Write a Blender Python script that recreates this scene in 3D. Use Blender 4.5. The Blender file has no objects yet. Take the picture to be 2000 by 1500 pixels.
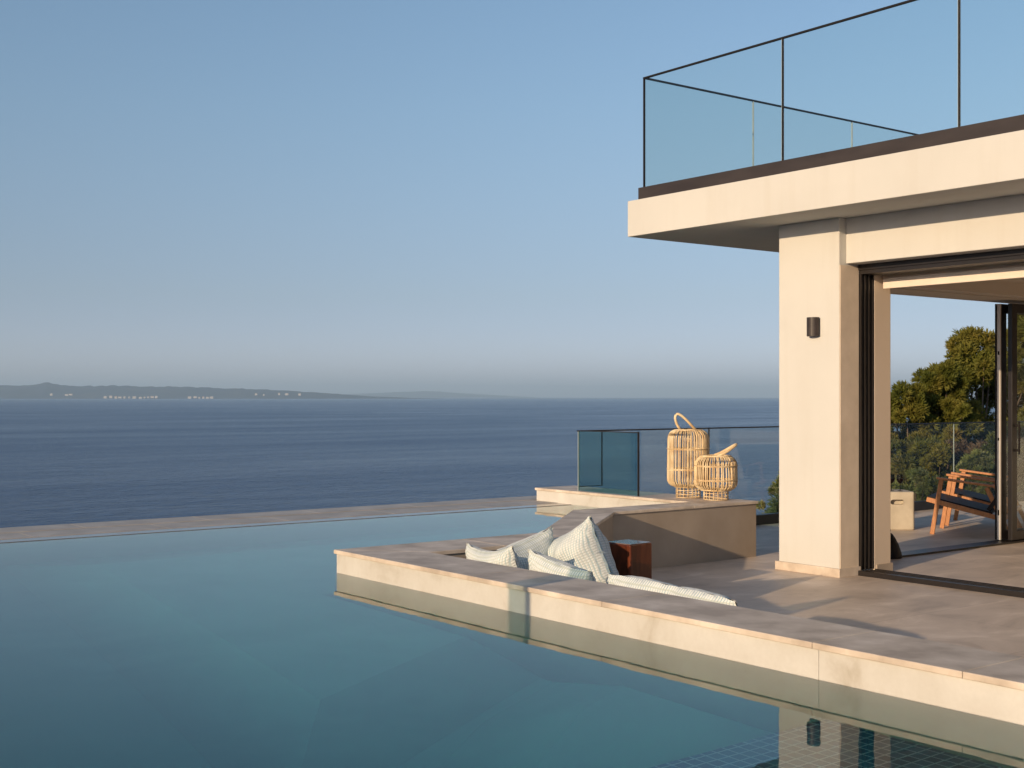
import bpy, bmesh, math, random
from mathutils import Vector, Matrix
random.seed(7)
R = math.radians
S = bpy.context.scene
COL = S.collection

# ------------------------------------------------------------------ camera
cam = bpy.data.cameras.new('camera')
co = bpy.data.objects.new('camera', cam); COL.objects.link(co); S.camera = co
cam.sensor_width = 36; cam.lens = 36*2478/2000
cam.shift_y = 0.0125
cam.clip_start = 0.1; cam.clip_end = 300000
co.location = (0, 0, 1.6)
co.rotation_euler = (R(90), 0, R(-37.3))

# ------------------------------------------------------------------ sky, sun, exposure
SUN_DIR = Vector((1.0, 0.235, -0.228))           # the way the light travels
ELEV = math.atan2(0.228, math.hypot(1, .235))
W = bpy.data.worlds.new('World'); S.world = W; W.use_nodes = True
wt = W.node_tree; bg = wt.nodes['Background']
sky = wt.nodes.new('ShaderNodeTexSky'); sky.sky_type = 'NISHITA'; sky.sun_disc = False
sky.sun_elevation = ELEV; sky.sun_rotation = math.atan2(-SUN_DIR.x, -SUN_DIR.y) % (2*math.pi)
sky.air_density = 1.0; sky.dust_density = 1.0; sky.ozone_density = 2.0; sky.altitude = 60
# a hazy, greyish band of air low over the horizon
tcw = wt.nodes.new('ShaderNodeTexCoord'); spw = wt.nodes.new('ShaderNodeSeparateXYZ'); wt.links.new(tcw.outputs['Generated'], spw.inputs[0])
rw = wt.nodes.new('ShaderNodeValToRGB'); wt.links.new(spw.outputs['Z'], rw.inputs[0]); rw.color_ramp.interpolation = 'B_SPLINE'
ew = rw.color_ramp.elements; ew[0].position = 0.0; ew[0].color = (.475,.54,.97,1); ew[1].position = .32; ew[1].color = (.4167,.4167,.4167,1)
for p_, c_ in ((.04,(.328,.347,.56)), (.08,(.2875,.2833,.37)), (.15,(.346,.329,.363)), (.22,(.383,.375,.385))):
    x_ = ew.new(p_); x_.color = (*c_, 1)
mw = wt.nodes.new('ShaderNodeMix'); mw.data_type = 'RGBA'; mw.blend_type = 'MULTIPLY'; mw.inputs[0].default_value = 1
wt.links.new(sky.outputs[0], mw.inputs[6]); wt.links.new(rw.outputs[0], mw.inputs[7])
wt.links.new(mw.outputs[2], bg.inputs[0]); bg.inputs[1].default_value = 0.36     # the ramp lowers the sky: 0.15 in effect
sl = bpy.data.lights.new('sun', 'SUN'); so = bpy.data.objects.new('sun', sl); COL.objects.link(so)
sl.energy = 4.9; sl.angle = R(0.5); sl.color = (1.0, .735, .46)
so.rotation_euler = SUN_DIR.to_track_quat('-Z', 'Y').to_euler(); so.location = (-8, -3, 12)
S.view_settings.view_transform = 'Standard'; S.view_settings.look = 'None'
S.view_settings.exposure = 0.0; S.view_settings.gamma = 1
try:
    S.cycles.use_denoising = True
    S.cycles.max_bounces = 10; S.cycles.transparent_max_bounces = 16; S.cycles.glossy_bounces = 5
    S.cycles.caustics_reflective = False; S.cycles.caustics_refractive = True; S.cycles.sample_clamp_indirect = 4
except Exception: pass

# ------------------------------------------------------------------ helpers
class MB:
    """collects shapes; build() links them as one mesh object"""
    def __init__(s): s.v = []; s.f = []; s.uv = None
    def add(s, vs, fs):
        n = len(s.v); s.v += [tuple(v) for v in vs]; s.f += [tuple(i+n for i in f) for f in fs]; return s
    def box(s, x0, y0, z0, x1, y1, z1):
        return s.add([(x0,y0,z0),(x1,y0,z0),(x1,y1,z0),(x0,y1,z0),(x0,y0,z1),(x1,y0,z1),(x1,y1,z1),(x0,y1,z1)],
            [(3,2,1,0),(4,5,6,7),(0,1,5,4),(1,2,6,5),(2,3,7,6),(3,0,4,7)])
    def prism(s, poly, z0, z1):
        n = len(poly)
        return s.add([(x,y,z0) for x,y in poly]+[(x,y,z1) for x,y in poly],
            [tuple(reversed(range(n))), tuple(range(n,2*n))]+[(i,(i+1)%n,(i+1)%n+n,i+n) for i in range(n)])
    def bar(s, a, b, w, h, up=(0,0,1)):
        """rectangular bar from a to b, w across, h along up"""
        a = Vector(a); b = Vector(b); d = (b-a).normalized(); u = Vector(up)
        r = d.cross(u).normalized(); u = r.cross(d).normalized()
        vs = [p + r*sx*w/2 + u*sy*h/2 for p in (a,b) for sx,sy in ((-1,-1),(1,-1),(1,1),(-1,1))]
        return s.add(vs, [(3,2,1,0),(4,5,6,7),(0,1,5,4),(1,2,6,5),(2,3,7,6),(3,0,4,7)])
    def tube(s, pts, r, seg=6, closed=False):
        pts = [Vector(p) for p in pts]; n = len(pts); vs = []; fs = []
        rr = r if isinstance(r, (list, tuple)) else [r]*n
        for i, p in enumerate(pts):
            a = pts[(i-1) % n] if (i > 0 or closed) else p
            b = pts[(i+1) % n] if (i < n-1 or closed) else p
            d = (b-a).normalized()
            ref = Vector((0,0,1)) if abs(d.z) < .9 else Vector((1,0,0))
            e1 = d.cross(ref).normalized(); e2 = d.cross(e1)
            for k in range(seg):
                t = 2*math.pi*k/seg; vs.append(p+(e1*math.cos(t)+e2*math.sin(t))*rr[i])
        for i in range(n if closed else n-1):
            j = (i+1) % n
            for k in range(seg):
                fs.append((i*seg+k, i*seg+(k+1)%seg, j*seg+(k+1)%seg, j*seg+k))
        if not closed:
            fs.append(tuple(reversed(range(seg)))); fs.append(tuple((n-1)*seg+k for k in range(seg)))
        return s.add(vs, fs)
    def lathe(s, prof, seg=32, c=(0,0,0)):
        vs = [(c[0]+r*math.cos(2*math.pi*k/seg), c[1]+r*math.sin(2*math.pi*k/seg), c[2]+z) for r,z in prof for k in range(seg)]
        fs = [(i*seg+k, i*seg+(k+1)%seg, (i+1)*seg+(k+1)%seg, (i+1)*seg+k) for i in range(len(prof)-1) for k in range(seg)]
        return s.add(vs, fs)
    def build(s, name, mat, parent=None, smooth=False, bevel=0, seg=2):
        me = bpy.data.meshes.new(name); me.from_pydata(s.v, [], s.f); me.validate(); me.update()
        bm = bmesh.new(); bm.from_mesh(me); bmesh.ops.recalc_face_normals(bm, faces=bm.faces); bm.to_mesh(me); bm.free()
        o = bpy.data.objects.new(name, me); COL.objects.link(o); me.materials.append(mat)
        if parent: o.parent = parent
        if smooth:
            for p in me.polygons: p.use_smooth = True
        if bevel:
            b = o.modifiers.new('bevel', 'BEVEL'); b.width = bevel; b.segments = seg; b.limit_method = 'ANGLE'; b.angle_limit = R(40)
        return o

def tag(o, label=None, cat=None, group=None, kind=None):
    if label: o['label'] = label
    if cat: o['category'] = cat
    if group: o['group'] = group
    if kind: o['kind'] = kind
    return o
def empty(name, loc, rz=0):
    o = bpy.data.objects.new(name, None); COL.objects.link(o); o.empty_display_size = .2
    o.location = loc; o.rotation_euler = (0, 0, rz); return o

# ------------------------------------------------------------------ materials
def newmat(name):
    m = bpy.data.materials.new(name); m.use_nodes = True; nt = m.node_tree; nt.nodes.clear()
    out = nt.nodes.new('ShaderNodeOutputMaterial'); return m, nt, out
def N(nt, typ, **kw):
    n = nt.nodes.new(typ)
    for k, v in kw.items():
        if k.startswith('i_'):
            key = k[2:]; key = int(key) if key.isdigit() else key.replace('_', ' ')
            n.inputs[key].default_value = v
        else: setattr(n, k, v)
    return n
def L(nt, a, b): nt.links.new(a, b)
def coords(nt, scale=(1,1,1), kind='Object'):
    tc = N(nt, 'ShaderNodeTexCoord'); mp = N(nt, 'ShaderNodeMapping'); mp.inputs['Scale'].default_value = scale
    L(nt, tc.outputs[kind], mp.inputs[0]); return mp.outputs[0]
def noise(nt, co, scale, detail=4, rough=.55, dist=0):
    n = N(nt, 'ShaderNodeTexNoise'); n.inputs['Scale'].default_value = scale; n.inputs['Detail'].default_value = detail
    n.inputs['Roughness'].default_value = rough; n.inputs['Distortion'].default_value = dist
    L(nt, co, n.inputs['Vector']); return n.outputs['Fac']
def ramp(nt, fac, stops):
    r = N(nt, 'ShaderNodeValToRGB'); e = r.color_ramp.elements
    e[0].position, e[0].color = stops[0][0], (*stops[0][1], 1); e[1].position, e[1].color = stops[-1][0], (*stops[-1][1], 1)
    for p, c in stops[1:-1]:
        x = e.new(p); x.color = (*c, 1)
    L(nt, fac, r.inputs[0]); return r.outputs[0]
def bump(nt, h, strength, dist=.01, normal=None):
    b = N(nt, 'ShaderNodeBump'); b.inputs['Strength'].default_value = strength; b.inputs['Distance'].default_value = dist
    L(nt, h, b.inputs['Height'])
    if normal: L(nt, normal, b.inputs['Normal'])
    return b.outputs[0]
def principled(nt, out, color=None, rough=.5, spec=.5, metal=0, normal=None):
    p = N(nt, 'ShaderNodeBsdfPrincipled')
    if color is not None:
        if isinstance(color, tuple): p.inputs['Base Color'].default_value = (*color, 1)
        else: L(nt, color, p.inputs['Base Color'])
    if isinstance(rough, (int, float)): p.inputs['Roughness'].default_value = rough
    else: L(nt, rough, p.inputs['Roughness'])
    p.inputs['Specular IOR Level'].default_value = spec; p.inputs['Metallic'].default_value = metal
    if normal: L(nt, normal, p.inputs['Normal'])
    L(nt, p.outputs[0], out.inputs[0]); return p
def mixc(nt, fac, a, b, mode='MIX'):
    m = N(nt, 'ShaderNodeMix', data_type='RGBA', blend_type=mode)
    if isinstance(fac, (int, float)): m.inputs[0].default_value = fac
    else: L(nt, fac, m.inputs[0])
    for i, c in ((6, a), (7, b)):
        if isinstance(c, tuple): m.inputs[i].default_value = (*c, 1)
        else: L(nt, c, m.inputs[i])
    return m.outputs[2]

def simple(name, stops, scale=3, rough=.6, spec=.4, bscale=None, bstr=.1, bdist=.003, stretch=(1,1,1), metal=0, detail=5):
    m, nt, out = newmat(name); c = coords(nt, stretch)
    col = ramp(nt, noise(nt, c, scale, detail), stops)
    nrm = bump(nt, noise(nt, c, bscale, 3), bstr, bdist) if bscale else None
    principled(nt, out, col, rough, spec, metal, nrm); return m

M = {}
def render_mat():
    m, nt, out = newmat('cream_render'); c = coords(nt)
    col = ramp(nt, noise(nt, c, 1.3, 5), [(.3,(.55,.545,.52)),(.7,(.59,.585,.56))])
    st = noise(nt, coords(nt, (7,7,.5)), 1, 5, .6)
    col = mixc(nt, 1, col, ramp(nt, st, [(.25,(.965,.955,.94)),(.5,(1,1,1))]), 'MULTIPLY')
    nb = bump(nt, noise(nt, c, 160, 3), .3, .003); nb = bump(nt, noise(nt, c, 9, 3), .12, .01, nb)
    principled(nt, out, col, .85, .15, 0, nb); return m
M['render'] = render_mat()
M['sunwarm_rough_render'] = simple('sunwarm_rough_render', [(.3,(.61,.51,.405)),(.7,(.71,.60,.485))], 6, .9, .2, 260, .9, .006)  # rough stucco; the warmth of grazing sun is put into its colour
M['coping'] = simple('stone_coping', [(.34,(.43,.36,.295)),(.46,(.535,.455,.375)),(.55,(.595,.51,.425)),(.66,(.70,.61,.52))], 4.2, .6, .25, 60, .12, .002, (1,1,1), 0, 8)
M['edge_stone'] = simple('edge_stone', [(.25,(.33,.30,.265)),(.5,(.42,.385,.345)),(.75,(.52,.48,.43))], 3.2, .55, .3, 60, .12, .002, (1,1,1), 0, 8)
M['dark_metal'] = simple('dark_metal', [(.3,(.010,.008,.008)),(.7,(.015,.012,.012))], 8, .42, .5)
M['kerb_metal'] = simple('kerb_metal', [(.3,(.026,.020,.020)),(.7,(.040,.032,.031))], 2.2, .5, .4, stretch=(1,1,4))
M['black'] = simple('black_coating', [(.3,(.007,.006,.007)),(.7,(.012,.010,.010))], 8, .6, .25)
M['cane'] = simple('rattan_cane', [(.25,(.48,.31,.15)),(.5,(.70,.53,.31)),(.75,(.82,.70,.48))], 9, .5, .4)
M['teak'] = simple('teak', [(.3,(.34,.13,.045)),(.7,(.50,.22,.085))], 14, .5, .4, stretch=(4,4,1))
M['concrete'] = simple('concrete', [(.25,(.40,.36,.29)),(.5,(.50,.45,.37)),(.75,(.58,.53,.44))], 5, .8, .2, 60, .2, .002)
M['cream_cloth'] = simple('blind_cloth', [(.3,(.70,.62,.53)),(.7,(.76,.68,.59))], 5, .7, .2)
M['ceiling'] = simple('ceiling_paint', [(.3,(.60,.54,.47)),(.7,(.64,.58,.51))], 2, .9, .1)

def stump_mat():
    m, nt, out = newmat('red_wood'); c = coords(nt, (1,1,.25))
    f = noise(nt, c, 9, 6, .6, 1.5)
    col = ramp(nt, f, [(.3,(.035,.009,.004)),(.5,(.10,.024,.010)),(.7,(.17,.045,.018))])
    principled(nt, out, col, .3, .5, 0, bump(nt, f, .2, .004)); return m
M['red_wood'] = stump_mat()

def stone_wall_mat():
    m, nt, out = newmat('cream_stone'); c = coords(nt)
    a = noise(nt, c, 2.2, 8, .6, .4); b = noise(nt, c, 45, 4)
    col = ramp(nt, a, [(.30,(.43,.395,.34)),(.42,(.54,.52,.48)),(.55,(.575,.56,.525)),(.68,(.63,.615,.58))])  # stone mottling, strengthened to imitate blotchy tree shadow and water-reflected light
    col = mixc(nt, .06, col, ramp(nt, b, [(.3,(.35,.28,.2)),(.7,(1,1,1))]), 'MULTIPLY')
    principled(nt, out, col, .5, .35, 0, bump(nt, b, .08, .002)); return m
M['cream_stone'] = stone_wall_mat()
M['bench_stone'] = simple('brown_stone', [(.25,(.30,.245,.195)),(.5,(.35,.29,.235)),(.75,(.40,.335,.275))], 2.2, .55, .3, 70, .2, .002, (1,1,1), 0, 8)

def tile_mat(name, stops, size, off=(0,0), rough=.4, joint=.004, jcol=.75):
    m, nt, out = newmat(name)
    tc = N(nt, 'ShaderNodeTexCoord'); mp = N(nt, 'ShaderNodeMapping'); mp.inputs['Location'].default_value = (*off, 0)
    L(nt, tc.outputs['Object'], mp.inputs[0]); c = mp.outputs[0]
    br = N(nt, 'ShaderNodeTexBrick'); br.offset = 0; br.squash = 1
    for k, v in (('Scale',1),('Mortar Size',joint),('Mortar Smooth',.3),('Brick Width',size[0]),('Row Height',size[1])): br.inputs[k].default_value = v
    br.inputs['Color1'].default_value = (.90,.90,.90,1); br.inputs['Color2'].default_value = (1,1,1,1); br.inputs['Mortar'].default_value = (jcol,jcol,jcol,1)
    L(nt, c, br.inputs['Vector'])
    st = N(nt, 'ShaderNodeMapping'); st.inputs['Scale'].default_value = (.9, 1.6, 1); L(nt, c, st.inputs[0])
    n1 = noise(nt, st.outputs[0], 1.6, 9, .62, .6); n2 = noise(nt, c, 28, 4)
    col = ramp(nt, n1, stops)
    col = mixc(nt, 1.0, col, br.outputs['Color'], 'MULTIPLY')
    rg = N(nt, 'ShaderNodeMapRange'); L(nt, n1, rg.inputs[0]); rg.inputs[3].default_value = rough-.08; rg.inputs[4].default_value = rough+.1
    principled(nt, out, col, rg.outputs[0], .4, 0, bump(nt, n2, .06, .002)); return m
M['terrace'] = tile_mat('terrace_tile', [(.33,(.47,.385,.31)),(.45,(.58,.48,.39)),(.55,(.63,.525,.43)),(.68,(.76,.65,.55))], (1.2,1.2), (.3,.4), .55)

def pool_floor_mat():
    m, nt, out = newmat('pool_plaster'); c = coords(nt)
    a = noise(nt, c, .8, 6, .6, .6)
    col = ramp(nt, a, [(.3,(.29,.41,.385)),(.7,(.38,.52,.475))])
    principled(nt, out, col, .7, .2); return m
M['pool_floor'] = pool_floor_mat()
def mosaic_mat():
    m, nt, out = newmat('blue_mosaic'); c = coords(nt)
    br = N(nt, 'ShaderNodeTexBrick'); br.offset = 0
    for k, v in (('Scale',1),('Mortar Size',.004),('Brick Width',.06),('Row Height',.06)): br.inputs[k].default_value = v
    br.inputs['Color1'].default_value = (.03,.07,.13,1); br.inputs['Color2'].default_value = (.06,.13,.20,1); br.inputs['Mortar'].default_value = (.30,.38,.42,1)
    L(nt, c, br.inputs['Vector'])
    principled(nt, out, br.outputs['Color'], .3, .5); return m
M['mosaic'] = mosaic_mat()

def fresnel(nt, ior, normal=None):
    """Fresnel that stays the outside value on back faces (thin sheet, no total reflection)"""
    g = N(nt, 'ShaderNodeNewGeometry'); mr = N(nt, 'ShaderNodeMapRange'); L(nt, g.outputs['Backfacing'], mr.inputs[0])
    mr.inputs[3].default_value = ior; mr.inputs[4].default_value = 1/ior
    fr = N(nt, 'ShaderNodeFresnel'); L(nt, mr.outputs[0], fr.inputs['IOR'])
    if normal: L(nt, normal, fr.inputs['Normal'])
    return fr
def water_mat():
    m, nt, out = newmat('pool_water')
    c = coords(nt, (1,1,1)); h = noise(nt, c, 2.2, 3, .5)
    nb = bump(nt, h, .05, .02)
    g = N(nt, 'ShaderNodeBsdfGlass'); g.inputs['IOR'].default_value = 1.33; g.inputs['Roughness'].default_value = 0; L(nt, nb, g.inputs['Normal'])
    L(nt, g.outputs[0], out.inputs['Surface'])
    va = N(nt, 'ShaderNodeVolumeAbsorption'); va.inputs['Color'].default_value = (.05,.80,.78,1); va.inputs['Density'].default_value = .75
    L(nt, va.outputs[0], out.inputs['Volume']); return m
M['water'] = water_mat()

def glass_mat(name, tint, edge):
    """clear sheet: faint tint, mirror by Fresnel; the thin edges are greener"""
    m, nt, out = newmat(name)
    fr = fresnel(nt, 1.36)
    t = N(nt, 'ShaderNodeBsdfTransparent'); t.inputs[0].default_value = (*tint, 1)
    g = N(nt, 'ShaderNodeBsdfGlossy'); g.inputs['Roughness'].default_value = .005
    mx = N(nt, 'ShaderNodeMixShader'); L(nt, fr.outputs[0], mx.inputs[0]); L(nt, t.outputs[0], mx.inputs[1]); L(nt, g.outputs[0], mx.inputs[2])
    L(nt, mx.outputs[0], out.inputs[0]); return m
M['glass'] = glass_mat('balustrade_glass', (.95,.972,.962), 0)
M['glass_green'] = glass_mat('green_glass', (.66,.83,.84), 0)
M['glass_clear'] = glass_mat('clear_glass', (.97,.985,.98), 0)
M['glass_smoke'] = glass_mat('smoke_glass', (.55,.54,.53), 0)
M['wine'] = simple('red_wine', [(.3,(.010,.002,.003)),(.7,(.015,.002,.004))], 5, .1, .5)

def sea_mat():
    m, nt, out = newmat('sea_water')
    tc = N(nt, 'ShaderNodeTexCoord')
    def mp(scale, rz=0):
        q = N(nt, 'ShaderNodeMapping'); q.inputs['Scale'].default_value = scale; q.inputs['Rotation'].default_value = (0,0,rz)
        L(nt, tc.outputs['Object'], q.inputs[0]); return q.outputs[0]
    h1 = noise(nt, mp((.13,.26,1), R(-30)), 1, 6, .65, .4)
    h2 = noise(nt, mp((.03,.06,1), R(-24)), 1, 3, .5)
    streak = noise(nt, mp((.0012,.0050,1), R(-33)), 1, 6, .65, .6)
    add = N(nt, 'ShaderNodeMath', operation='ADD'); L(nt, h1, add.inputs[0]); L(nt, h2, add.inputs[1])
    col = ramp(nt, h1, [(.34,(.005,.027,.092)),(.5,(.009,.042,.134)),(.66,(.021,.072,.188))])  # wave shading put into the colour: troughs darker, crests lighter
    rg = N(nt, 'ShaderNodeMapRange'); L(nt, streak, rg.inputs[0])
    rg.inputs[1].default_value = .38; rg.inputs[2].default_value = .66; rg.inputs[3].default_value = .26; rg.inputs[4].default_value = .18
    sp = N(nt, 'ShaderNodeMapRange'); L(nt, streak, sp.inputs[0])
    sp.inputs[1].default_value = .38; sp.inputs[2].default_value = .68; sp.inputs[3].default_value = .08; sp.inputs[4].default_value = .125
    p = principled(nt, out, col, rg.outputs[0], .08, 0, bump(nt, add.outputs[0], 1.0, 2.6)); L(nt, sp.outputs[0], p.inputs['Specular IOR Level']); return m
M['sea'] = sea_mat()
M['shore'] = simple('hazed_shore', [(.3,(.030,.055,.095)),(.5,(.045,.068,.105)),(.75,(.09,.105,.125))], .0016, .9, .1)  # some of the haze blue is mixed into the land colour itself
M['far_white'] = simple('far_plaster', [(.3,(.36,.34,.32)),(.7,(.50,.48,.45))], .01, .9, .1)
M['far_roof'] = simple('far_roof', [(.3,(.45,.22,.14)),(.7,(.55,.28,.18))], .01, .9, .1)
M['soil'] = simple('dry_hillside', [(.3,(.07,.06,.035)),(.55,(.12,.10,.06)),(.75,(.18,.15,.10))], .8, .95, .1, 3, .6, .1)

def fabric_mat(name, base, line1, line2, n, rough=.9):
    m, nt, out = newmat(name)
    tc = N(nt, 'ShaderNodeTexCoord'); sp = N(nt, 'ShaderNodeSeparateXYZ'); L(nt, tc.outputs['UV'], sp.inputs[0])
    def tri(ax, k):
        a = N(nt, 'ShaderNodeMath', operation='MULTIPLY'); L(nt, sp.outputs[ax], a.inputs[0]); a.inputs[1].default_value = k
        b = N(nt, 'ShaderNodeMath', operation='PINGPONG'); L(nt, a.outputs[0], b.inputs[0]); b.inputs[1].default_value = .5; return b.outputs[0]
    u, v = tri(0, n), tri(1, n)
    fu = N(nt, 'ShaderNodeMapRange', interpolation_type='SMOOTHSTEP'); L(nt, u, fu.inputs[0]); fu.inputs[1].default_value=.08; fu.inputs[2].default_value=.26; fu.inputs[3].default_value=1; fu.inputs[4].default_value=0
    fv = N(nt, 'ShaderNodeMapRange', interpolation_type='SMOOTHSTEP'); L(nt, v, fv.inputs[0]); fv.inputs[1].default_value=.05; fv.inputs[2].default_value=.22; fv.inputs[3].default_value=1; fv.inputs[4].default_value=0
    wob = ramp(nt, noise(nt, tc.outputs['UV'], 3, 2), [(.35,(.25,.25,.25)),(.65,(1,1,1))])
    k1 = N(nt, 'ShaderNodeMath', operation='MULTIPLY'); L(nt, fu.outputs[0], k1.inputs[0]); L(nt, wob, k1.inputs[1])
    col = mixc(nt, k1.outputs[0], base, line1)
    k2 = N(nt, 'ShaderNodeMath', operation='MULTIPLY'); L(nt, fv.outputs[0], k2.inputs[0]); k2.inputs[1].default_value = .75
    col = mixc(nt, k2.outputs[0], col, line2)
    hh = N(nt, 'ShaderNodeMath', operation='MULTIPLY'); L(nt, u, hh.inputs[0]); L(nt, v, hh.inputs[1])
    cr = noise(nt, coords(nt), 7, 3, .5, .8)
    nb = bump(nt, hh.outputs[0], .9, .012); nb = bump(nt, cr, .35, .03, nb)
    p = principled(nt, out, col, rough, .15, 0, nb)
    p.inputs['Sheen Weight'].default_value = .2
    return m
M['fabric'] = fabric_mat('checked_cotton', (.67,.70,.69), (.20,.35,.42), (.45,.50,.45), 28)

def leaf_mat(name, stops, scale, transl=.25):
    m, nt, out = newmat(name); c = coords(nt)
    f = noise(nt, c, scale, 3, .6)
    col = ramp(nt, f, stops)
    d = N(nt, 'ShaderNodeBsdfPrincipled'); L(nt, col, d.inputs['Base Color']); d.inputs['Roughness'].default_value = .6; d.inputs['Specular IOR Level'].default_value = .25
    t = N(nt, 'ShaderNodeBsdfTranslucent'); L(nt, col, t.inputs[0])
    mx = N(nt, 'ShaderNodeMixShader'); mx.inputs[0].default_value = transl
    L(nt, d.outputs[0], mx.inputs[1]); L(nt, t.outputs[0], mx.inputs[2]); L(nt, mx.outputs[0], out.inputs[0]); return m
M['pine'] = leaf_mat('pine_needles', [(.30,(.065,.09,.018)),(.48,(.15,.16,.028)),(.62,(.22,.19,.038)),(.74,(.24,.14,.055))], 1.1, .35)
M['scrub'] = leaf_mat('scrub_leaves', [(.30,(.05,.07,.018)),(.5,(.10,.12,.03)),(.7,(.16,.14,.055))], 1.6, .35)
M['dry'] = leaf_mat('dry_twigs', [(.3,(.07,.05,.03)),(.5,(.12,.085,.055)),(.7,(.17,.13,.085))], 2.5)
M['olive'] = leaf_mat('olive_leaves', [(.3,(.11,.15,.045)),(.5,(.22,.26,.09)),(.7,(.36,.36,.18))], 3, .35)
M['bark'] = simple('bark', [(.3,(.10,.07,.05)),(.7,(.22,.17,.13))], 6, .9, .1, 20, .6, .02, (1,1,.3))

# ------------------------------------------------------------------ the setting: sea, shore, hillside
SEA = -35.0
o = MB().add([(-60000,-20000,SEA),(60000,-20000,SEA),(60000,60000,SEA),(-60000,60000,SEA)], [(0,1,2,3)]).build('sea', M['sea']); tag(o, kind='structure')
FV = Vector((math.sin(R(37.3)), math.cos(R(37.3)), 0)); RV = Vector((math.cos(R(37.3)), -math.sin(R(37.3)), 0))
def at(px, depth, z=0):
    p = FV*depth + RV*depth*(px-1000)/2478; return Vector((p.x, p.y, z))
def ridge(name, pts, depth, thick, mat, seed):
    """a land form: crest heights (m above the sea) along a stretch of coast, falling to the water on both sides"""
    rnd = random.Random(seed); mb = MB(); n = 160; cols = []
    for i in range(n):
        t = i/(n-1); px = pts[0][0] + (pts[-1][0]-pts[0][0])*t
        for (a, ha), (b, hb) in zip(pts, pts[1:]):
            if a <= px <= b: h = ha + (hb-ha)*(px-a)/(b-a); break
        h *= 1 + .012*math.sin(i*.37+seed) + .022*rnd.uniform(-1,1)
        prof = [(0,-6),(.03,.05),(.10,.22),(.25,.55),(.42,.85),(.55,1.0),(.8,.7),(1,-.2)]
        cols.append([at(px, depth + thick*d, SEA + (h*k*(1+.04*rnd.uniform(-1,1)) if k > 0 else -8)) for d, k in prof])
    m = len(cols[0])
    mb.add([v for c in cols for v in c], [(i*m+j, (i+1)*m+j, (i+1)*m+j+1, i*m+j+1) for i in range(n-1) for j in range(m-1)])
    return mb.build(name, mat, smooth=True)
o = ridge('far_headland', [(-420,280),(-120,285),(40,278),(66,290),(90,350),(110,296),(160,265),(260,270),(400,235),(540,180),(640,112),(720,52),(800,14),(860,2)], 25000, 3500, M['shore'], 3); tag(o, kind='structure')
o = ridge('distant_hills', [(300,40),(420,260),(520,200),(640,120),(760,230),(830,300),(900,200),(1000,70),(1060,0)], 54000, 4000, M['shore'], 9); tag(o, kind='structure')

def ground_z(x, y):
    d = max(0, y-12.0)
    if x < 12: s = .75
    elif x < 24: s = .75 - .5*(x-12)/12
    else: s = .25
    z = -1.2 - s*d + .25*math.sin(x*.7)*math.cos(y*.6)
    if x > 14: z += .05*(x-14)
    return max(z, SEA-2)
mb = MB(); nx, ny = 70, 60
gx = [-60 + 160*i/(nx-1) for i in range(nx)]; gy = [12.0 + 90*(j/(ny-1))**1.6 for j in range(ny)]
mb.add([(x, y, ground_z(x, y)) for x in gx for y in gy], [(i*ny+j, (i+1)*ny+j, (i+1)*ny+j+1, i*ny+j+1) for i in range(nx-1) for j in range(ny-1)])
tag(mb.build('hillside', M['soil'], smooth=True), kind='structure')

# ------------------------------------------------------------------ terrace, pool
WT, CT, WL = .556, .028, .40       # wall top, coping thickness, water level
o = MB().prism([(4.5,-3),(26,-3),(26,10.86),(9.4,10.86),(9.4,8.8),(7.66,8.8),(6.05,7.4),(4.5,7.4)], -.25, 0).build('terrace', M['terrace']); tag(o, kind='structure')
FL, PX = -.95, 1.02
mb = MB().prism([(PX,-4.2),(4.5,-4.2),(4.5,7.5),(6.2,7.5),(7.6,8.8),(9.2,8.8),(9.2,10.86),(PX,10.86)], FL-.3, FL)
mb.box(PX,10.80,FL,9.08,10.95,.385); mb.box(PX-.2,-4.2,FL,PX,11,.395); mb.box(PX,-4.4,FL,4.3,-4.2,.395)
pb = tag(mb.build('pool_basin', M['pool_floor']), kind='structure')
mb = MB().prism([(3.1,-3),(4.29,-3),(4.29,3.45),(3.1,3.45)], FL+.004, -.2)
ps = tag(mb.build('pool_step', M['mosaic']), kind='structure')
def slope_block(name, poly, z0, z1, inset, mat):
    """added rise standing in for a sunlit patch of the pool floor, with long sloping sides"""
    n = len(poly); c = Vector((sum(p[0] for p in poly)/n, sum(p[1] for p in poly)/n)); top = []
    for k in range(n):
        a, b, d = Vector(poly[k-1]), Vector(poly[k]), Vector(poly[(k+1) % n])
        e1 = (b-a).normalized(); e2 = (d-b).normalized(); n1 = Vector((-e1.y, e1.x)); n2 = Vector((-e2.y, e2.x))
        m_ = (n1+n2).normalized(); top.append(b + m_*inset/max(.4, m_.dot(n1)))
    mb = MB().add([(x,y,z0) for x,y in poly]+[(p.x,p.y,z1) for p in top], [tuple(range(n,2*n))]+[(k,(k+1)%n,(k+1)%n+n,k+n) for k in range(n)])
    return tag(mb.build(name, mat), kind='structure')
slope_block('sunpatch_rise', [(2.2,4.3),(4.9,5.7),(4.9,7.2),(6.3,7.25),(8.1,8.7),(9.4,8.7),(9.4,10.7),(2.95,10.7)], FL+.003, FL+.36, .62, M['pool_floor'])  # invented shape in place of the sunlit floor area
slope_block('sunpatch_rise_near', [(2.6,3.1),(4.8,3.1),(4.8,5.5),(3.6,4.95),(2.5,4.15)], FL+.003, FL+.34, .5, M['pool_floor'])  # second invented rise, for the sunlit area nearer the camera
M['liner'] = simple('dark_lining', [(.3,(.16,.20,.20)),(.7,(.22,.26,.25))], 1.5, .5, .3)
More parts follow.
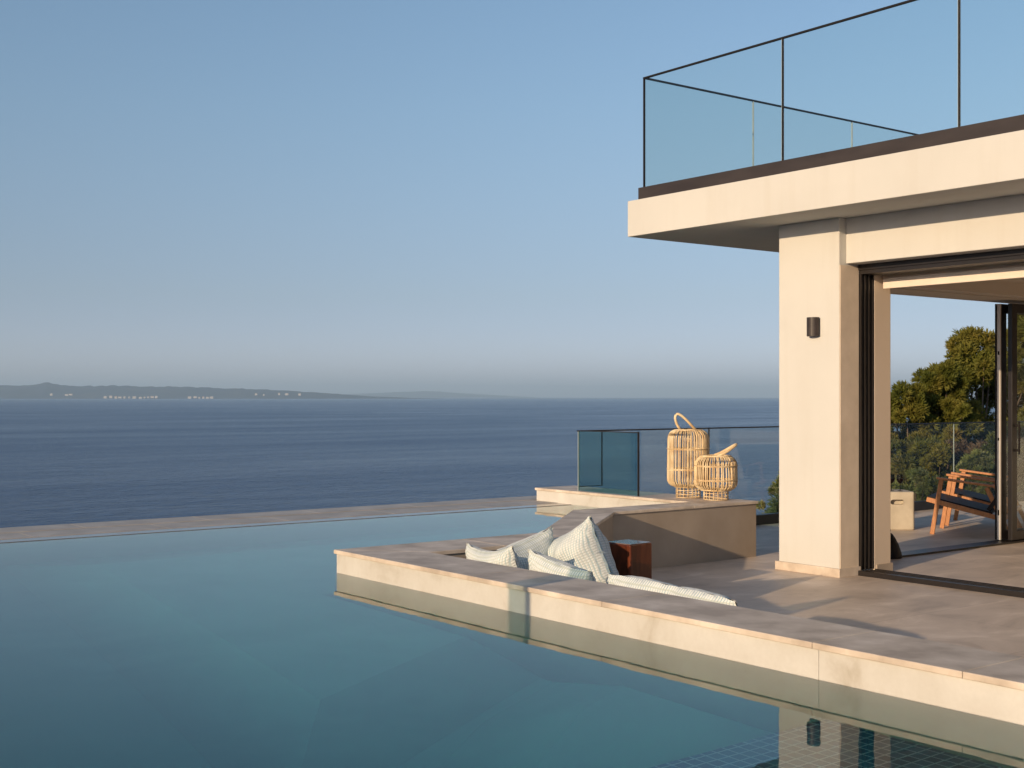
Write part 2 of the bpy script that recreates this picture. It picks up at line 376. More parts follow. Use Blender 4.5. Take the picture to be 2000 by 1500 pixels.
tag(MB().prism([(4.292,-3),(4.292,7.628),(6.097,7.628),(7.537,8.958),(9.07,8.958),(9.07,8.90),(7.56,8.90),(6.12,7.57),(4.36,7.57),(4.36,-3)], FL-.1, WL-.012).build('added_dark_lining', M['liner']), kind='structure')  # added dark lining, keeps the sky-lit cream wall from brightening the water
pw = MB().prism([(PX-.01,-4.21),(4.31,-4.21),(4.31,7.63),(6.1,7.63),(7.55,8.96),(9.09,8.96),(9.09,10.81),(PX-.01,10.81)], FL-.05, WL).build('pool_water', M['water']); tag(pw, kind='structure')
tag(MB().box(-6,-4.5,-.9,PX-.2,11.9,.40).build('pool_deck', M['terrace']), kind='structure')

pe = empty('pool_edge', (3, 11.3, .4))
tag(pe, kind='structure')
def pe_part(name, y0, y1, z, mat, xs):
    mb = MB()
    for a, b in zip(xs, xs[1:]): mb.box(a+.0015-3, y0-11.3, -.9, b-.0015-3, y1-11.3, z-.4)
    return mb.build(name, mat, pe, bevel=.004)
M['wet_stone'] = simple('wet_stone', [(.25,(.13,.115,.10)),(.5,(.18,.16,.14)),(.75,(.22,.195,.17))], 3.0, .16, .5, 60, .05, .002, (1,1,1), 0, 8)
pe_part('wet_strip', 10.81, 11.05, .404, M['wet_stone'], [PX,1.6,2.8,4.0,5.2,6.4,7.6,9.07])
pe_part('inner_slab', 11.05, 11.50, .408, M['edge_stone'], [PX,2.1,3.3,4.5,5.7,6.9,8.1,9.07])
pe_part('outer_slab', 11.525, 11.95, .412, M['edge_stone'], [PX,1.5,2.7,3.9,5.1,6.3,7.5,9.9])

# lounge wall: near run, point, chamfer and back run
lw = empty('lounge_wall', (4.5, 7.3, 0)); tag(lw, 'low cream stone wall with brown stone coping pointing into the pool around the lounge', 'wall')
def P2(pts): return [(x-4.5, y-7.3) for x, y in pts]
OUT = [(4.30,-3),(4.30,7.62),(6.10,7.62),(7.54,8.95),(9.66,8.95)]
INN = [(9.66,8.64),(7.71,8.61),(5.97,7.14),(4.71,7.14),(4.71,-3)]
MB().prism(P2([(4.30,3.4965),(4.30,7.62),(6.10,7.62),(7.54,8.95),(9.07,8.95),(9.07,8.90),(7.56,8.90),(6.12,7.57),(4.36,7.57),(4.36,3.4965)]), -.9, WT-CT).prism(P2([(4.30,-3),(4.30,3.494),(4.36,3.494),(4.36,-3)]), -.9, WT-CT).build('pool_face', M['cream_stone'], lw)
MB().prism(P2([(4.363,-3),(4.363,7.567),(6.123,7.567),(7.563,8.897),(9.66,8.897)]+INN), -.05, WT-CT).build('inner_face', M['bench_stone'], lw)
e = .016
def cop(pts): return P2(pts)
mb = MB()
xs0, xs1 = 4.30-e, 4.71+e
ys = [-3, -.75, .45, 1.62, 2.80, 3.52, 4.87, 6.05]
for a, b in zip(ys, ys[1:]): mb.prism(cop([(xs0,a+.0015),(xs1,a+.0015),(xs1,b-.0015),(xs0,b-.0015)]), WT-CT, WT)
mb.prism(cop([(xs0,6.0515),(xs1,6.0515),(xs1,7.14-e),(xs0,7.62+e)]), WT-CT, WT)
mb.prism(cop([(xs0+.003,7.62+e),(xs1+.003,7.14-e),(5.35,7.14-e),(5.35,7.62+e)]), WT-CT, WT)
mb.prism(cop([(5.353,7.62+e),(5.353,7.14-e),(5.97+.01,7.14-e),(6.10-.01,7.62+e)]), WT-CT, WT)
mb.prism(cop([(6.10-.007,7.62+e),(5.97+.013,7.14-e),(7.71+.006,8.61-e),(7.54-.006,8.95+e)]), WT-CT, WT)
mb.prism(cop([(7.54-.003,8.95+e),(7.71+.009,8.61-e),(8.75,8.625-e),(8.75,8.95+e)]), WT-CT, WT)
mb.prism(cop([(8.753,8.95+e),(8.753,8.625-e),(9.66+e,8.64-e),(9.66+e,8.95+e)]), WT-CT, WT)
mb.build('coping', M['coping'], lw, bevel=.004)
MB().box(.213,-3.3,0,.80,-.165,.28).box(.213,-.7,0,1.45,-.163,.281).build('bench', M['bench_stone'], lw, bevel=.01)

fw = empty('pool_wall', (9.3, 10.2, 0)); tag(fw, 'low white wall at the far end of the pool carrying the glass panel', 'wall')
MB().box(-.22,-1.234,-.9,.34,1.25,WT-CT-.003).build('wall_body', M['cream_stone'], fw)
mb = MB()
for a, b in ((-1.231,-.40),(-.397,.45),(.453,1.266)): mb.box(-.236,a,WT-CT-.003,.356,b,WT-.002)
mb.build('coping', M['coping'], fw, bevel=.004)

# ------------------------------------------------------------------ terrace glass railing
def glass_run(parent, name, axis, fixed, a, b, z0, z1, mat, origin, t=.012):
    x0, y0, _ = origin; mb = MB()
    if axis == 'x': mb.box(a-x0, fixed-t/2-y0, z0, b-x0, fixed+t/2-y0, z1)
    else: mb.box(fixed-t/2-x0, a-y0, z0, fixed+t/2-x0, b-y0, z1)
    return mb.build(name, mat, parent)
rl = empty('glass_railing', (9.12, 10.77, 0)); tag(rl, 'frameless glass railing with dark base along the sea edge of the terrace', 'railing')
og = (9.12, 10.77, 0)
seams = [9.66, 11.20, 13.73, 16.27, 18.3, 20.4, 22.6]
glass_run(rl, 'glass_panel', 'x', 10.77, 9.125, 9.475, .605, 1.213, M['glass'], og)
glass_run(rl, 'glass_panel', 'x', 10.77, 9.485, 11.194, .115, 1.213, M['glass'], og)
for a, b in zip(seams[1:], seams[2:]): glass_run(rl, 'glass_panel', 'x', 10.77, a+.006, b-.006, .115, 1.213, M['glass'], og)
MB().box(.0,-.014,1.213,13.5,.014,1.228).build('top_rail', M['dark_metal'], rl)
MB().box(.545,-.05,-.02,13.5,.05,.125).build('base_channel', M['dark_metal'], rl)
M['seam'] = simple('glass_edge', [(.3,(.42,.50,.50)),(.7,(.50,.58,.57))], 5, .3, .5)
for s_ in seams[2:]: MB().box(s_-9.12-.003,-.006,.125,s_-9.12+.003,.006,1.213).build('glass_edge', M['seam'], rl)
MB().box(11.194-9.12,-.006,.125,11.206-9.12,.006,1.213).build('seam_trim', M['dark_metal'], rl)
MB().box(.355,-.007,.60,.364,.007,1.213).box(.006,-.007,.597,.355,.007,.605).build('panel_frame', M['dark_metal'], rl)
gp = empty('glass_screen', (9.13, 10.62, WT)); tag(gp, 'green tinted glass screen standing on the white wall at the pool end', 'glass screen')
MB().box(-.006,-.82,.004,.006,.14,.662).build('glass_panel', M['glass_green'], gp)
MB().box(-.009,-.832,0,.009,-.82,.675).box(-.008,-.82,.662,.008,.14,.672).build('edge_trim', M['dark_metal'], gp)
MB().box(-.009,.14,.0,.009,.146,.662).build('glass_edge', M['seam'], gp)

gs = empty('glass_screen', (.35, 4.68, .40)); tag(gs, 'glass screen on the near deck whose shadow falls on the pool wall', 'glass screen')
M['glass_mid'] = glass_mat('pale_green_glass', (.76,.85,.82), 0)
MB().box(-.28,-.006,.004,.44,.006,1.30).build('glass_panel', M['glass_mid'], gs)
MB().box(.44,-.02,0,.47,.02,1.31).build('post', M['dark_metal'], gs)
MB().box(-.28,-.012,1.30,.44,.012,1.315).build('top_rail', M['dark_metal'], gs)

# ------------------------------------------------------------------ the villa
vl = empty('villa', (9.11, 7.18, 0)); tag(vl, 'cream rendered villa with open corner glazing and a roof terrace above', 'house')
VO = (9.11, 7.18, 0)
def vb(*boxes):
    mb = MB()
    for x0,y0,z0,x1,y1,z1 in boxes: mb.box(x0-VO[0],y0-VO[1],z0,x1-VO[0],y1-VO[1],z1)
    return mb
vb((8.56,-3,3.19,20,9.34,3.545)).build('roof_slab', M['render'], vl, bevel=.006)
vb((8.605,-3,3.545,8.80,9.235,3.668),(8.80,9.04,3.545,19.9,9.235,3.668)).build('roof_kerb', M['kerb_metal'], vl, bevel=.003)
vb((8.80,-3,3.545,19.9,9.04,3.56)).build('roof_floor', M['terrace'], vl)
M['inner_paint'] = simple('inner_paint', [(.3,(.63,.52,.41)),(.7,(.67,.56,.45))], 1.5, .85, .15)
pl = vb((9.11,7.18,0,9.70,7.87,3.19)).build('pillar', M['render'], vl, bevel=.008)
vb((9.085,7.155,0,9.40,7.18,.078),(9.085,7.18,0,9.11,7.895,.078),(9.11,7.87,0,9.72,7.895,.078)).build('skirting', M['coping'], pl, bevel=.002)
vb((9.119,7.172,.078,9.376,7.18,2.768)).build('reveal', M['sunwarm_rough_render'], vl)
vb((9.205,-3,2.785,9.70,7.18,3.19)).build('lintel', M['render'], vl, bevel=.006)
vb((9.58,7.155,0,9.82,7.868,2.9)).build('inner_pillar', M['inner_paint'], vl, bevel=.006)
vb((9.60,7.14,0,9.835,7.155,.078),(9.82,7.155,0,9.835,7.68,.078)).build('inner_skirting', M['bench_stone'], vl, bevel=.002)
vb((9.70,-2.9,2.86,16.5,7.60,2.90),(9.9,7.2,2.80,16.5,7.38,2.86),(9.822,7.38,2.66,16.5,7.55,2.855)).build('ceiling', M['ceiling'], vl)
vb((9.705,7.60,2.66,16.5,8.05,3.185)).build('rear_lintel', M['ceiling'], vl)
vb((9.70,-3,0,16.5,-2.9,2.86),(16.5,-3,0,16.6,8.05,3.185)).build('rear_wall', M['render'], vl)
vb((12.5,-3,3.56,19.5,4.6,6.6)).build('upper_wall', M['render'], vl, bevel=.01)
# front sliding-door frame
fr = vb((9.385,7.172,.045,9.575,7.20,2.70)).build('door_frame', M['dark_metal'], vl)
vb((9.385,-3,2.70,9.57,7.172,2.735),(9.37,-3,2.735,9.57,7.172,2.785)).build('head_frame', M['dark_metal'], fr)
for k in range(4): vb((9.385+.056*k,7.155,.045,9.403+.056*k,7.172,2.70)).build('jamb_fin', M['dark_metal'], fr)
vb((9.345,-3,.0,9.385,7.19,.045),(9.385,-3,.0,9.62,7.17,.022)).build('sill', M['dark_metal'], fr)
for x_ in (9.44,9.51,9.58): vb((x_,-3,.022,x_+.008,7.15,.043)).build('track', M['dark_metal'], fr)
bl = vb((9.68,-2.8,2.735,9.80,7.15,2.86)).build('blind_cassette', M['cream_cloth'], vl, bevel=.01)
mb = MB(); mb.tube([(9.725-VO[0],-2.7-VO[1],2.695),(9.725-VO[0],7.15-VO[1],2.695)], .038, 16); mb.build('blind_roll', M['cream_cloth'], bl, smooth=True)
vb((9.655,-2.7,2.580,9.685,7.12,2.676)).build('hem_bar', M['cream_cloth'], bl, bevel=.006)
# sea-side sliding door: track, frame, stacked leaves
ds = vb((9.85,7.69,0,16.5,7.89,.02)).build('rear_sill', M['dark_metal'], vl)
vb((9.823,7.69,.02,9.86,7.866,2.655)).build('rear_jamb', M['dark_metal'], vl)
def leaf(x0, x1, y, name):
    lf = vb((x0,y-.025,.03,x0+.10,y+.025,2.62),(x1-.10,y-.025,.03,x1,y+.025,2.62),(x0+.10,y-.025,2.52,x1-.10,y+.025,2.62),(x0+.10,y-.025,.03,x1-.10,y+.025,.13)).build(name, M['dark_metal'], vl, bevel=.002)
    vb((x0+.10,y-.006,.13,x1-.10,y+.006,2.52)).build('pane', M['glass_clear'], lf); return lf
l1 = leaf(12.70, 14.6, 7.84, 'sliding_door')
M['white_strip'] = simple('white_seal', [(.3,(.70,.66,.60)),(.7,(.78,.74,.68))], 6, .5, .4)
vb((12.682,7.819,.03,12.70,7.857,2.62)).build('seal', M['white_strip'], l1)
vb((12.672,7.857,.03,12.70,7.876,2.62)).build('weather_strip', M['black'], l1)
for z0_, z1_ in ((.30,.36),(1.12,1.15),(2.06,2.10)): vb((12.678,7.83,z0_,12.682,7.846,z1_)).build('lock_plate', M['black'], l1)
l2 = leaf(12.745, 14.8, 7.74, 'sliding_door')
M['brown_metal'] = simple('brown_metal', [(.3,(.10,.078,.065)),(.7,(.13,.10,.085))], 6, .45, .5)
vb((12.79,7.67,1.0,12.805,7.715,1.03),(12.79,7.67,1.27,12.805,7.715,1.30),(12.785,7.655,.97,12.81,7.67,1.33)).build('handle', M['black'], l2, bevel=.004)

# roof balustrade
rb = empty('glass_balustrade', (8.63, 9.17, 3.66)); tag(rb, 'tall glass balustrade with thin black rail round the roof terrace', 'balustrade')
ob = (8.63, 9.17, 3.66)
def gb(axis, fixed, a, b):
    t = .012; mb = MB()
    if axis == 'x': mb.box(a-ob[0], fixed-t/2-ob[1], 0, b-ob[0], fixed+t/2-ob[1], 1.078)
    else: mb.box(fixed-t/2-ob[0], a-ob[1], 0, fixed+t/2-ob[0], b-ob[1], 1.078)
    mb.build('glass_panel', M['glass'], rb)
ysm = [9.16, 7.41, 5.665, 3.92, 2.17, .42]
for a, b in zip(ysm, ysm[1:]): gb('y', 8.63, b+.007, a-.007)
xsm = [8.64, 10.207, 11.865, 13.53, 15.2, 16.9, 18.6]
for a, b in zip(xsm, xsm[1:]): gb('x', 9.17, a+.006, b-.006)
MB().box(-.011,-8.75,1.078,.011,.011,1.094).box(.011,-.011,1.078,9.97,.011,1.094).build('top_rail', M['black'], rb)
for y in ysm[1:]:
    MB().box(-.009,y-ob[1]-.006,.008,.009,y-ob[1]+.005,1.078).build('seam_trim', M['black'], rb)
    MB().box(-.0065,y-ob[1]+.005,.008,.0065,y-ob[1]+.0095,1.078).build('glass_edge', M['seam'], rb)
MB().box(-.009,-.005,.008,.007,.011,1.078).build('corner_trim', M['black'], rb)
for x in xsm[1:]: MB().box(x-ob[0]-.005,-.007,.008,x-ob[0]+.005,.007,1.078).build('glass_edge', M['seam'], rb)

# wall lamp
wl = empty('wall_lamp', (9.11, 7.445, 2.23)); tag(wl, 'dark grey half round wall lamp mounted on the cream pillar', 'lamp')
mb = MB(); pr = []
for k in range(13):
    t = math.pi*k/12; pr.append((-.02-.065*math.sin(t), .062*math.cos(t)))
mb.prism(pr, -.085, .085); mb.build('lamp_shade', M['kerb_metal'], wl, bevel=.002)
MB().box(-.02,-.05,-.07,0,.05,.07).build('back_plate', M['dark_metal'], wl)

# ------------------------------------------------------------------ lanterns
CAMZ0 = -R(37.3)
def lantern(name, loc, label, Rr, z0, z1, top_r, ribs, base_r, hoops, handle, rz):
    t = empty(name, loc, rz); tag(t, label, 'lantern', 'rattan lanterns on the wall'); rnd = random.Random(int(loc[0]*1000)+ribs)
    prof = []; cr = min(.085, (z1-z0)*.25)
    for k in range(6):
        a = math.pi/2*k/5; prof.append((Rr-cr+cr*math.sin(a), z0+cr-cr*math.cos(a)))
    prof = [(top_r, z0)] + prof
    for k in range(6):
        a = math.pi/2*k/5; prof.append((Rr*.97-cr+cr*math.cos(a), z1-cr+cr*math.sin(a)))
    prof.append((top_r, z1))
    mb = MB()
    for k in range(ribs):
        th = 2*math.pi*k/ribs + rnd.uniform(-.025,.025); rr = rnd.uniform(.0042,.0074); w = rnd.uniform(-.006,.006)
        mb.tube([((r+w*math.sin(3*z/.2))*math.cos(th), (r+w*math.sin(3*z/.2))*math.sin(th), z) for r, z in prof], rr, 5)
    def ring(r, z, rad): mb.tube([(r*math.cos(2*math.pi*k/40), r*math.sin(2*math.pi*k/40), z) for k in range(40)], rad, 6, True)
    ring(top_r, z1, .009); ring(top_r, z0, .010); ring(top_r*.86, z1+.004, .006)
    for h in hoops: ring(Rr-.006, z0+(z1-z0)*h, .006); ring(Rr+.006, z0+(z1-z0)*h+.008, .0045)
    mb.build('basket', M['cane'], t, smooth=True)
    mb = MB()
    for k in range(18):
        th = 2*math.pi*k/18; mb.tube([(base_r*math.cos(th), base_r*math.sin(th), .004), (base_r*math.cos(th), base_r*math.sin(th), z0)], .0045, 5)
    for z in (.007, z0*.36, z0*.68, z0-.008): mb.tube([(base_r*math.cos(2*math.pi*k/32), base_r*math.sin(2*math.pi*k/32), z) for k in range(32)], .0045, 5, True)
    mb.build('base_ring', M['cane'], t, smooth=True)
    hw, hh, lean, leanx = handle; mb = MB(); pts = []
    for k in range(17):
        a = math.pi*k/16; q = hw*math.cos(a)*(1-.12*math.sin(a)); up = hh*math.sin(a)
        pts.append((q + leanx*math.sin(a)**.8, -lean*math.sin(a)**.8, z1+.002+up))
    mb.tube(pts, .0135, 8); mb.build('handle', M['cane'], t, smooth=True)
    # candle glass inside is not visible in the photo
    return t
big = lantern('rattan_lantern', (9.41, 9.34, WT), 'tall rattan lantern with upright looped handle on the wall', .215, .118, .70, .14, 54, .125, (.30,.66), (.078,.165,.02,-.115), 0)
small = lantern('rattan_lantern', (9.43, 8.97, WT-.0), 'short squat rattan lantern with handle leaning right, in front of the tall one', .213, .104, .445, .15, 56, .122, (.28,.70), (.10,.115,.205,.0), 0)
# handles lean in the picture plane: turn the arch so it shows open (tall one) and edge on (short one)
big.rotation_euler.z = CAMZ0; small.rotation_euler.z = CAMZ0+R(90)

# ------------------------------------------------------------------ cushions
def cushion(name, label, loc, rot, w, h, t, seed, pinch=.09, group='checked cushions in the sunken lounge', sag=0):
    rnd = random.Random(seed); n = 30; vs = []; uvs = []; fs = []
    ph = [rnd.uniform(0, 6.28) for _ in range(8)]
    for side in (1, -1):
        for i in range(n+1):
            for j in range(n+1):
                u, v = -1+2*i/n, -1+2*j/n
                x = u*(1-pinch*(1-v*v)); y = v*(1-pinch*(1-u*u))
                th = ((1-abs(u)**2.6)**.6)*((1-abs(v)**2.6)**.6)
                wr = .10*math.sin(5*u+3*v+ph[0])*math.sin(4*v-2*u+ph[1]) + .07*math.sin(9*u-5*v+ph[2])*(1-v*v)
                cr = .09*math.sin(14*(abs(u)+abs(v))+ph[3]+2*u)*max(0, abs(u)+abs(v)-1.0)
                fold = .10*math.sin(22*math.atan2(abs(v)-1.05, abs(u)-1.05)+ph[4])*max(0, 1-1.6*math.hypot(abs(u)-1, abs(v)-1))
                d = th*(1+wr)+cr*.5+fold*th**.3
                z = side*t*.5*d - sag*h*(u*u-.3)*.5
                y2 = y - sag*(1-u*u)*.9*(1 if v > 0 else .2)*abs(v)
                vs.append((x*w/2, z, y2*h/2)); uvs.append((.5+u*.5*w/.5, .5+v*.5*h/.5))
    m = (n+1)*(n+1)
    for s_ in (0, 1):
        for i in range(n):
            for j in range(n):
                a = s_*m+i*(n+1)+j; q = (a, a+n+1, a+n+2, a+1); fs.append(q if s_ == 0 else tuple(reversed(q)))
    me = bpy.data.meshes.new(name); me.from_pydata(vs, [], fs)
    uvl = me.uv_layers.new(name='UVMap')
    for lp in me.loops: uvl.data[lp.index].uv = uvs[lp.vertex_index]
    bm = bmesh.new(); bm.from_mesh(me); bmesh.ops.remove_doubles(bm, verts=bm.verts, dist=.0004); bmesh.ops.recalc_face_normals(bm, faces=bm.faces); bm.to_mesh(me); bm.free()
    for p in me.polygons: p.use_smooth = True
    me.materials.append(M['fabric'])
    o = bpy.data.objects.new(name, me); COL.objects.link(o)
    o.location = loc; o.rotation_euler = rot; tag(o, label, 'cushion', group); return o
CAMZ = -R(37.3)
def place(px, depth, py): p = at(px, depth); return (p.x, p.y, 1.6-(py-775)*depth/2478)
cushion('cushion', 'leftmost checked cushion leaning inside the near coping', (4.91, 6.62, .43), (R(-18), R(3), R(88)), .53, .44, .24, 1, sag=.13, pinch=.06)
cushion('cushion', 'checked cushion with a raised right peak behind the leftmost cushion', (5.33, 6.88, .435), (R(14), R(-13), R(6)), .55, .44, .28, 2, sag=.14, pinch=.06)
cushion('cushion', 'largest plump checked cushion standing upright beside the wooden stool', place(1130, 8.75, 1101), (R(6), R(-24), CAMZ+R(-46)), .54, .52, .46, 3, sag=.08, pinch=.06)
cushion('cushion', 'checked cushion sloping down to the right in front of the upright cushion', (4.94, 5.95, .415), (R(-24), R(-9), R(95)), .56, .44, .24, 4, sag=.04, pinch=.05)
cushion('back_cushion', 'long low checked cushion just showing over the near coping', (4.89, 5.12, .39), (R(-22), R(-1), R(90)), .60, .42, .24, 5, pinch=-.05)
cushion('back_cushion', 'checked cushion nearest the camera, its rim level with the coping', (4.89, 4.73, .377), (R(-22), R(-2), R(90)), .56, .42, .24, 6, pinch=-.05)

# wood stump stool
st = empty('stump_stool', (6.82, 7.43, 0), R(8)); tag(st, 'dark red wooden block stool with glossy top beside the cushions', 'stool')
mb = MB(); n = 4; prof = []
base = [(-.135,-.13),(.125,-.14),(.14,.125),(-.12,.14)]
mb.prism(base, 0, .446); mb.build('block', M['red_wood'], st, bevel=.012, seg=3)
M['stool_top'] = simple('polished_top', [(.3,(.10,.06,.05)),(.6,(.18,.12,.10)),(.75,(.26,.19,.16))], 7, .18, .5)
MB().prism([(x*.955,y*.955) for x,y in base], .446, .452).build('stool_top', M['stool_top'], st)

# concrete side stool, glasses
cs = at(1743, 15.45); ct = empty('concrete_stool', (cs.x, cs.y, 0), CAMZ); tag(ct, 'pale concrete block stool with a hand slot, holding the wine glasses', 'side table')
hw = .21
def rr(wd, r, n=6):
    pts = []
    for cx, cy, a0 in ((wd-r,wd-r,0),(-wd+r,wd-r,90),(-wd+r,-wd+r,180),(wd-r,-wd+r,270)):
        for k in range(n+1):
            a = R(a0+90*k/n); pts.append((cx+r*math.cos(a), cy+r*math.sin(a)))
    return pts
body = MB().prism(rr(hw,.035), 0, .457).build('body', M['concrete'], ct, bevel=.012, seg=3)
# hand slot: cut through the front face
cut = MB(); sp = []
for cx, a0 in ((.055,-90),(-.055,90)):
    for k in range(9):
        a = R(a0+180*k/8); sp.append((cx+.03*math.cos(a), .335+.03*math.sin(a)))
nsp = len(sp); cut.add([(x,-.3,z) for x,z in sp]+[(x,-.13,z) for x,z in sp], [tuple(range(nsp)), tuple(reversed(range(nsp,2*nsp)))]+[(i,i+nsp,(i+1)%nsp+nsp,(i+1)%nsp) for i in range(nsp)])
cutter = cut.build('slot_cutter', M['concrete'], ct)
bo = body.modifiers.new('slot', 'BOOLEAN'); bo.operation = 'DIFFERENCE'; bo.object = cutter; bo.solver = 'EXACT'
bpy.context.view_layer.update()
dg = bpy.context.evaluated_depsgraph_get(); nm = bpy.data.meshes.new_from_object(body.evaluated_get(dg)); body.modifiers.clear(); body.data = nm
bpy.data.objects.remove(cutter)
def glass(px, depth, label):
    p = at(px, depth); g = empty('wine_glass', (p.x, p.y, .457)); tag(g, label, 'wine glass', 'wine glasses on the concrete stool')
    MB().lathe([(.0,.002),(.034,.002),(.032,.005),(.006,.010),(.0045,.02),(.0045,.085),(.010,.092),(.030,.110),(.040,.135),(.041,.150),(.036,.185),(.0345,.200)], 24).build('bowl', M['glass_smoke'], g, smooth=True)
    MB().lathe([(.0,.0935),(.010,.0945),(.028,.112),(.0375,.136),(.0385,.150),(.0,.150)], 24).build('wine', M['wine'], g, smooth=True)
glass(1758, 15.40, 'wine glass of red wine standing at the middle of the concrete stool')
glass(1741, 15.42, 'wine glass half hidden behind the pillar edge, left on the stool')

# black rounded pot behind the inner pillar
fp = at(1728, 12.65); pt = empty('floor_pot', (fp.x, fp.y, 0)); tag(pt, 'black bell shaped pot on the floor mostly hidden by the pillar', 'pot')
MB().lathe([(0,.0),(.165,.0),(.168,.02),(.155,.07),(.135,.13),(.105,.19),(.075,.235),(.05,.25),(.045,.27),(.0,.27)], 32).build('pot_body', M['black'], pt, smooth=True)
MB().lathe([(.052,.255),(.058,.262),(.058,.278),(.046,.282),(.0,.283)], 32).build('pot_rim', M['dark_metal'], pt, smooth=True)

# ------------------------------------------------------------------ lounge chair (faces the sea)
A0 = Vector((12.86, 8.80, 0)); fdir = Vector((-.43,.90,0)).normalized(); wdir = Vector((.90,.43,0)).normalized()
ch = empty('lounge_chair', A0 + wdir*.36 - fdir*.35); tag(ch, 'nearer teak armchair with black sling seat, its front legs in the sun', 'chair', 'armchairs on the sea terrace')
org = Vector(ch.location)
def C(w, b, z): return A0 + wdir*w - fdir*b + Vector((0,0,z)) - org     # w across, b backwards from the near front foot
CW = .74
for w in (0, CW):
    mb = MB(); mb.bar(C(w,0,0), C(w,.105,.635), .028, .05, fdir); mb.build('leg', M['teak'], ch, bevel=.004)
    mb = MB(); mb.bar(C(w,.86,0), C(w,.60,.56), .028, .05, fdir); mb.build('leg', M['teak'], ch, bevel=.004)
    mb = MB(); mb.bar(C(w,.055,.655), C(w,.78,.565), .062, .026); mb.build('armrest', M['teak'], ch, bevel=.004)
    mb = MB(); mb.bar(C(w,-.06,.405), C(w,.80,.20), .026, .055); mb.build('side_rail', M['teak'], ch, bevel=.004)
mb = MB(); mb.bar(C(0,-.04,.40), C(CW,-.04,.40), .03, .05); mb.build('front_rail', M['teak'], ch, bevel=.004)
mb = MB(); mb.bar(C(0,.78,.205), C(CW,.78,.205), .03, .05); mb.build('rear_rail', M['teak'], ch, bevel=.004)
for w in (.0, CW):
    mb = MB(); mb.bar(C(w,.62,.30), C(w,1.02,.90), .03, .05, fdir); mb.build('back_frame', M['black'], ch, bevel=.004)
mb = MB(); mb.bar(C(CW/2,-.05,.432), C(CW/2,.66,.268), CW-.05, .022); mb.build('seat', M['black'], ch, bevel=.006)
mb = MB(); mb.bar(C(CW/2,.63,.30), C(CW/2,1.0,.88), CW-.05, .02, fdir); mb.build('backrest', M['black'], ch, bevel=.006)

def copy_tree(o, parent=None):
    c = o.copy(); COL.objects.link(c); c.parent = parent
    for k in list(o.children): copy_tree(k, c)
    return c
ch2 = copy_tree(ch); ch2.location = org + wdir*1.12; ch2['label'] = 'farther teak armchair standing mostly hidden behind the nearer one'

# ------------------------------------------------------------------ vegetation
def tree(name, label, cat, px, depth, ztop, half_w, hgt, mat, n_clump, tufts, blade, seed, group=None, shape=1.0, lean=0, blades=6, bw=.11):
    rnd = random.Random(seed); p = at(px, depth); gz = ground_z(p.x, p.y)
    root = empty(name, (p.x, p.y, gz)); tag(root, label, cat, group)
    top = ztop-gz; zc0 = top-hgt; mb = MB(); clumps = []
    for k in range(n_clump):
        t = rnd.random()**.8; z = zc0 + hgt*t
        rad = half_w*math.sqrt(max(0.02, 1-(abs(t-.32)/(.70 if t > .32 else .34))**2.0*shape*.98))
        a = rnd.uniform(0, 2*math.pi); q = rad*math.sqrt(rnd.uniform(.15, 1))*rnd.choice((.8,.9,1.0,1.05,1.28))
        clumps.append((Vector((q*math.cos(a)+lean*t, q*math.sin(a), z)), half_w*rnd.uniform(.08,.20)))
    V = []; F = []
    for c, r in clumps:
        for _ in range(tufts):
            d = Vector((rnd.gauss(0,1), rnd.gauss(0,1), rnd.gauss(0,1)*.8+.15)).normalized(); b = c + d*r*rnd.uniform(.45,1)
            for _ in range(blades):
                e = (d + Vector((rnd.gauss(0,.7), rnd.gauss(0,.7), rnd.gauss(0,.6)+.25))).normalized(); ln = blade*rnd.uniform(.6,1.2)
                s_ = e.cross(Vector((rnd.gauss(0,1), rnd.gauss(0,1), rnd.gauss(0,1)))).normalized()*ln*bw
                i = len(V); m_ = b+e*ln*.5
                V += [tuple(b), tuple(m_+s_), tuple(b+e*ln), tuple(m_-s_)]; F.append((i,i+1,i+2,i+3))
    cm = bpy.data.meshes.new('crown'); cm.from_pydata(V, [], F); cm.materials.append(mat)
    co_ = bpy.data.objects.new('crown', cm); COL.objects.link(co_); co_.parent = root
    tb = MB(); tr = max(.02, half_w*.055)
    tb.tube([(0,0,-.3),(lean*.1,.03*half_w,max(.2,zc0*.6)),(lean*.3,0,zc0+hgt*.3),(lean*.6,.04*half_w,zc0+hgt*.75)], [tr,tr*.85,tr*.6,tr*.2], 8)
    for c, r in rnd.sample(clumps, min(len(clumps), 16)):
        z = zc0+hgt*.1 if c.z > zc0+hgt*.3 else max(.15, c.z*.5)
        tb.tube([(lean*.15,0,z),(c.x*.5,c.y*.5,z+(c.z-z)*.62),tuple(c)], [tr*.45,tr*.3,tr*.1], 5)
    tb.build('trunk', M['bark'], root, smooth=True); return root
G = 'trees beyond the railing'
tree('pine_tree', 'tallest pine at the right edge, seen through the door glass', 'tree', 2050, 31, 3.75, 1.75, 5.6, M['pine'], 150, 130, .15, 11, G)
tree('pine_tree', 'broad sunlit pine rising beside the door stile', 'tree', 1912, 28, 2.85, 1.45, 4.8, M['pine'], 120, 120, .13, 12, G)
tree('pine_tree', 'lower pine stepping down towards the sea on the left', 'tree', 1832, 26, 2.15, .85, 3.4, M['pine'], 90, 110, .12, 13, G)
tree('pine_tree', 'smallest pine, its crown just topping the railing beside the pillar', 'tree', 1775, 25, 1.75, .85, 2.6, M['pine'], 80, 110, .12, 14, G)
H = 'shrubs behind the glass railing'
tree('scrub_bush', 'dark scrub bush behind the concrete stool', 'bush', 1765, 21, .75, 1.1, 2.8, M['scrub'], 80, 90, .10, 21, H)
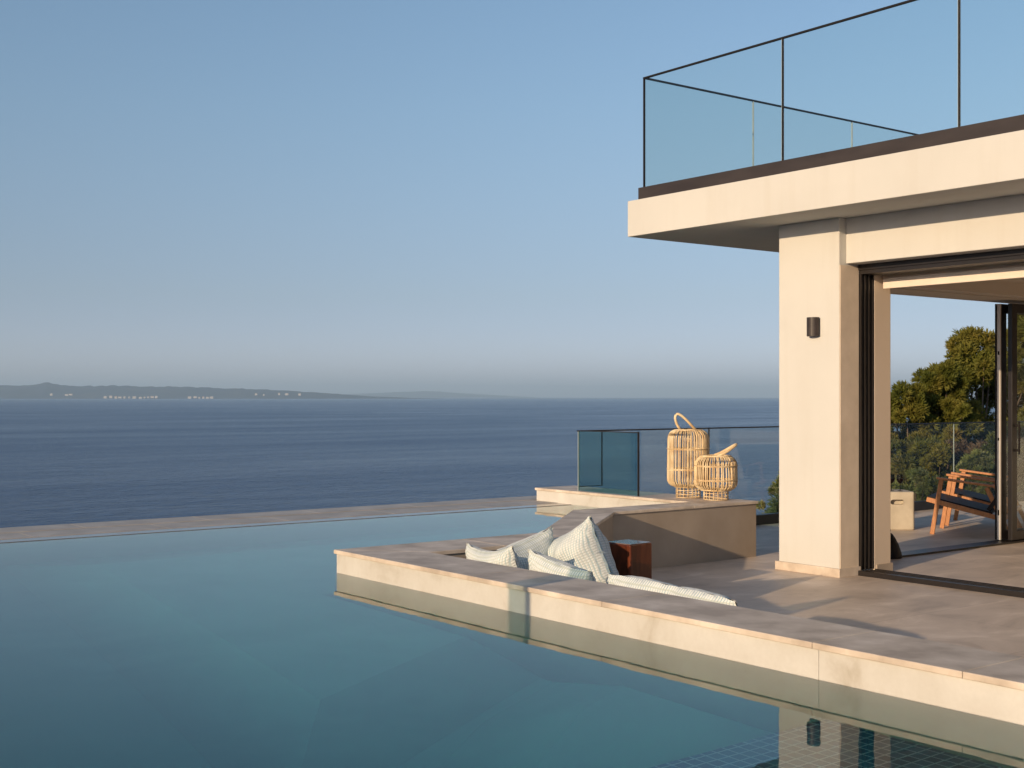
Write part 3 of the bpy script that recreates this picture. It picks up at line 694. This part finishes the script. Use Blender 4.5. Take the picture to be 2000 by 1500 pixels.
tree('scrub_bush', 'brown dry bush behind the armchair', 'bush', 1895, 22, .75, .8, 2.6, M['dry'], 80, 90, .10, 22, H)
tree('scrub_bush', 'green bush left of the armchair arm', 'bush', 1825, 20.6, .75, .7, 2.4, M['pine'], 50, 80, .09, 23, H)
tree('scrub_bush', 'dark bush beside the door at the right edge', 'bush', 1985, 20.9, .9, 1.1, 2.8, M['scrub'], 80, 90, .10, 24, H)
tree('olive_shrub', 'pale green leafy shrub just behind the armchair', 'bush', 1905, 20, .72, .50, 1.7, M['olive'], 34, 60, .075, 25, H)
tree('leafy_shrub', 'low leafy shrub under the wine glasses', 'bush', 1785, 19.2, .45, .55, 1.5, M['olive'], 30, 60, .07, 26, H)
tree('leafy_shrub', 'sunlit shrub beside the pillar seen through the railing', 'bush', 1550, 17.3, .62, .48, 1.6, M['olive'], 60, 70, .055, 27, H)

# ------------------------------------------------------------------ far white houses on the headland
def house(px, z, w, h, d, roof, label):
    p = at(px, 25000); r = empty('far_house', (p.x, p.y, z), CAMZ); tag(r, label, 'house', 'far white houses along the headland shore')
    MB().box(-w/2,0,-20,w/2,d,h).build('wall', M['far_white'], r)
    MB().add([(-w/2-1,-1,h),(w/2+1,-1,h),(w/2+1,d+1,h),(-w/2-1,d+1,h),(-w/2,d/2,h+h*.35),(w/2,d/2,h+h*.35)], [(0,1,5,4),(2,3,4,5),(1,2,5),(3,0,4),(0,3,2,1)]).build('roof', M['far_roof'] if roof else M['far_white'], r)
rnd = random.Random(5)
for px, k in [(205,0),(216,0),(226,1),(234,0),(243,0),(252,0),(262,0),(274,0),(282,1),(289,1),(297,1),(305,0),(370,0),(381,0),(389,0),(397,1),(405,0),(413,0),(100,2),(130,2),(138,2),(500,2),(515,2),(545,2),(560,2),(585,2)]:
    z = SEA + (18 if k < 2 else 75) + rnd.uniform(0,14)
    house(px, z, rnd.uniform(26,70), rnd.uniform(10,24), 40, k == 1, 'tiny white house among the others on the far headland shore')

# ------------------------------------------------------------------ haze over the sea
def haze():
    m, nt, out = newmat('haze'); pv = N(nt, 'ShaderNodeVolumePrincipled')
    pv.inputs['Color'].default_value = (.55,.775,1.0,1); pv.inputs['Density'].default_value = 3.2e-5; pv.inputs['Anisotropy'].default_value = 0.0
    L(nt, pv.outputs[0], out.inputs['Volume'])
    o = MB().box(-61000,-21000,SEA-10,61000,61000,620).build('haze', m); tag(o, kind='stuff')
USE_HAZE = True
if USE_HAZE: haze()
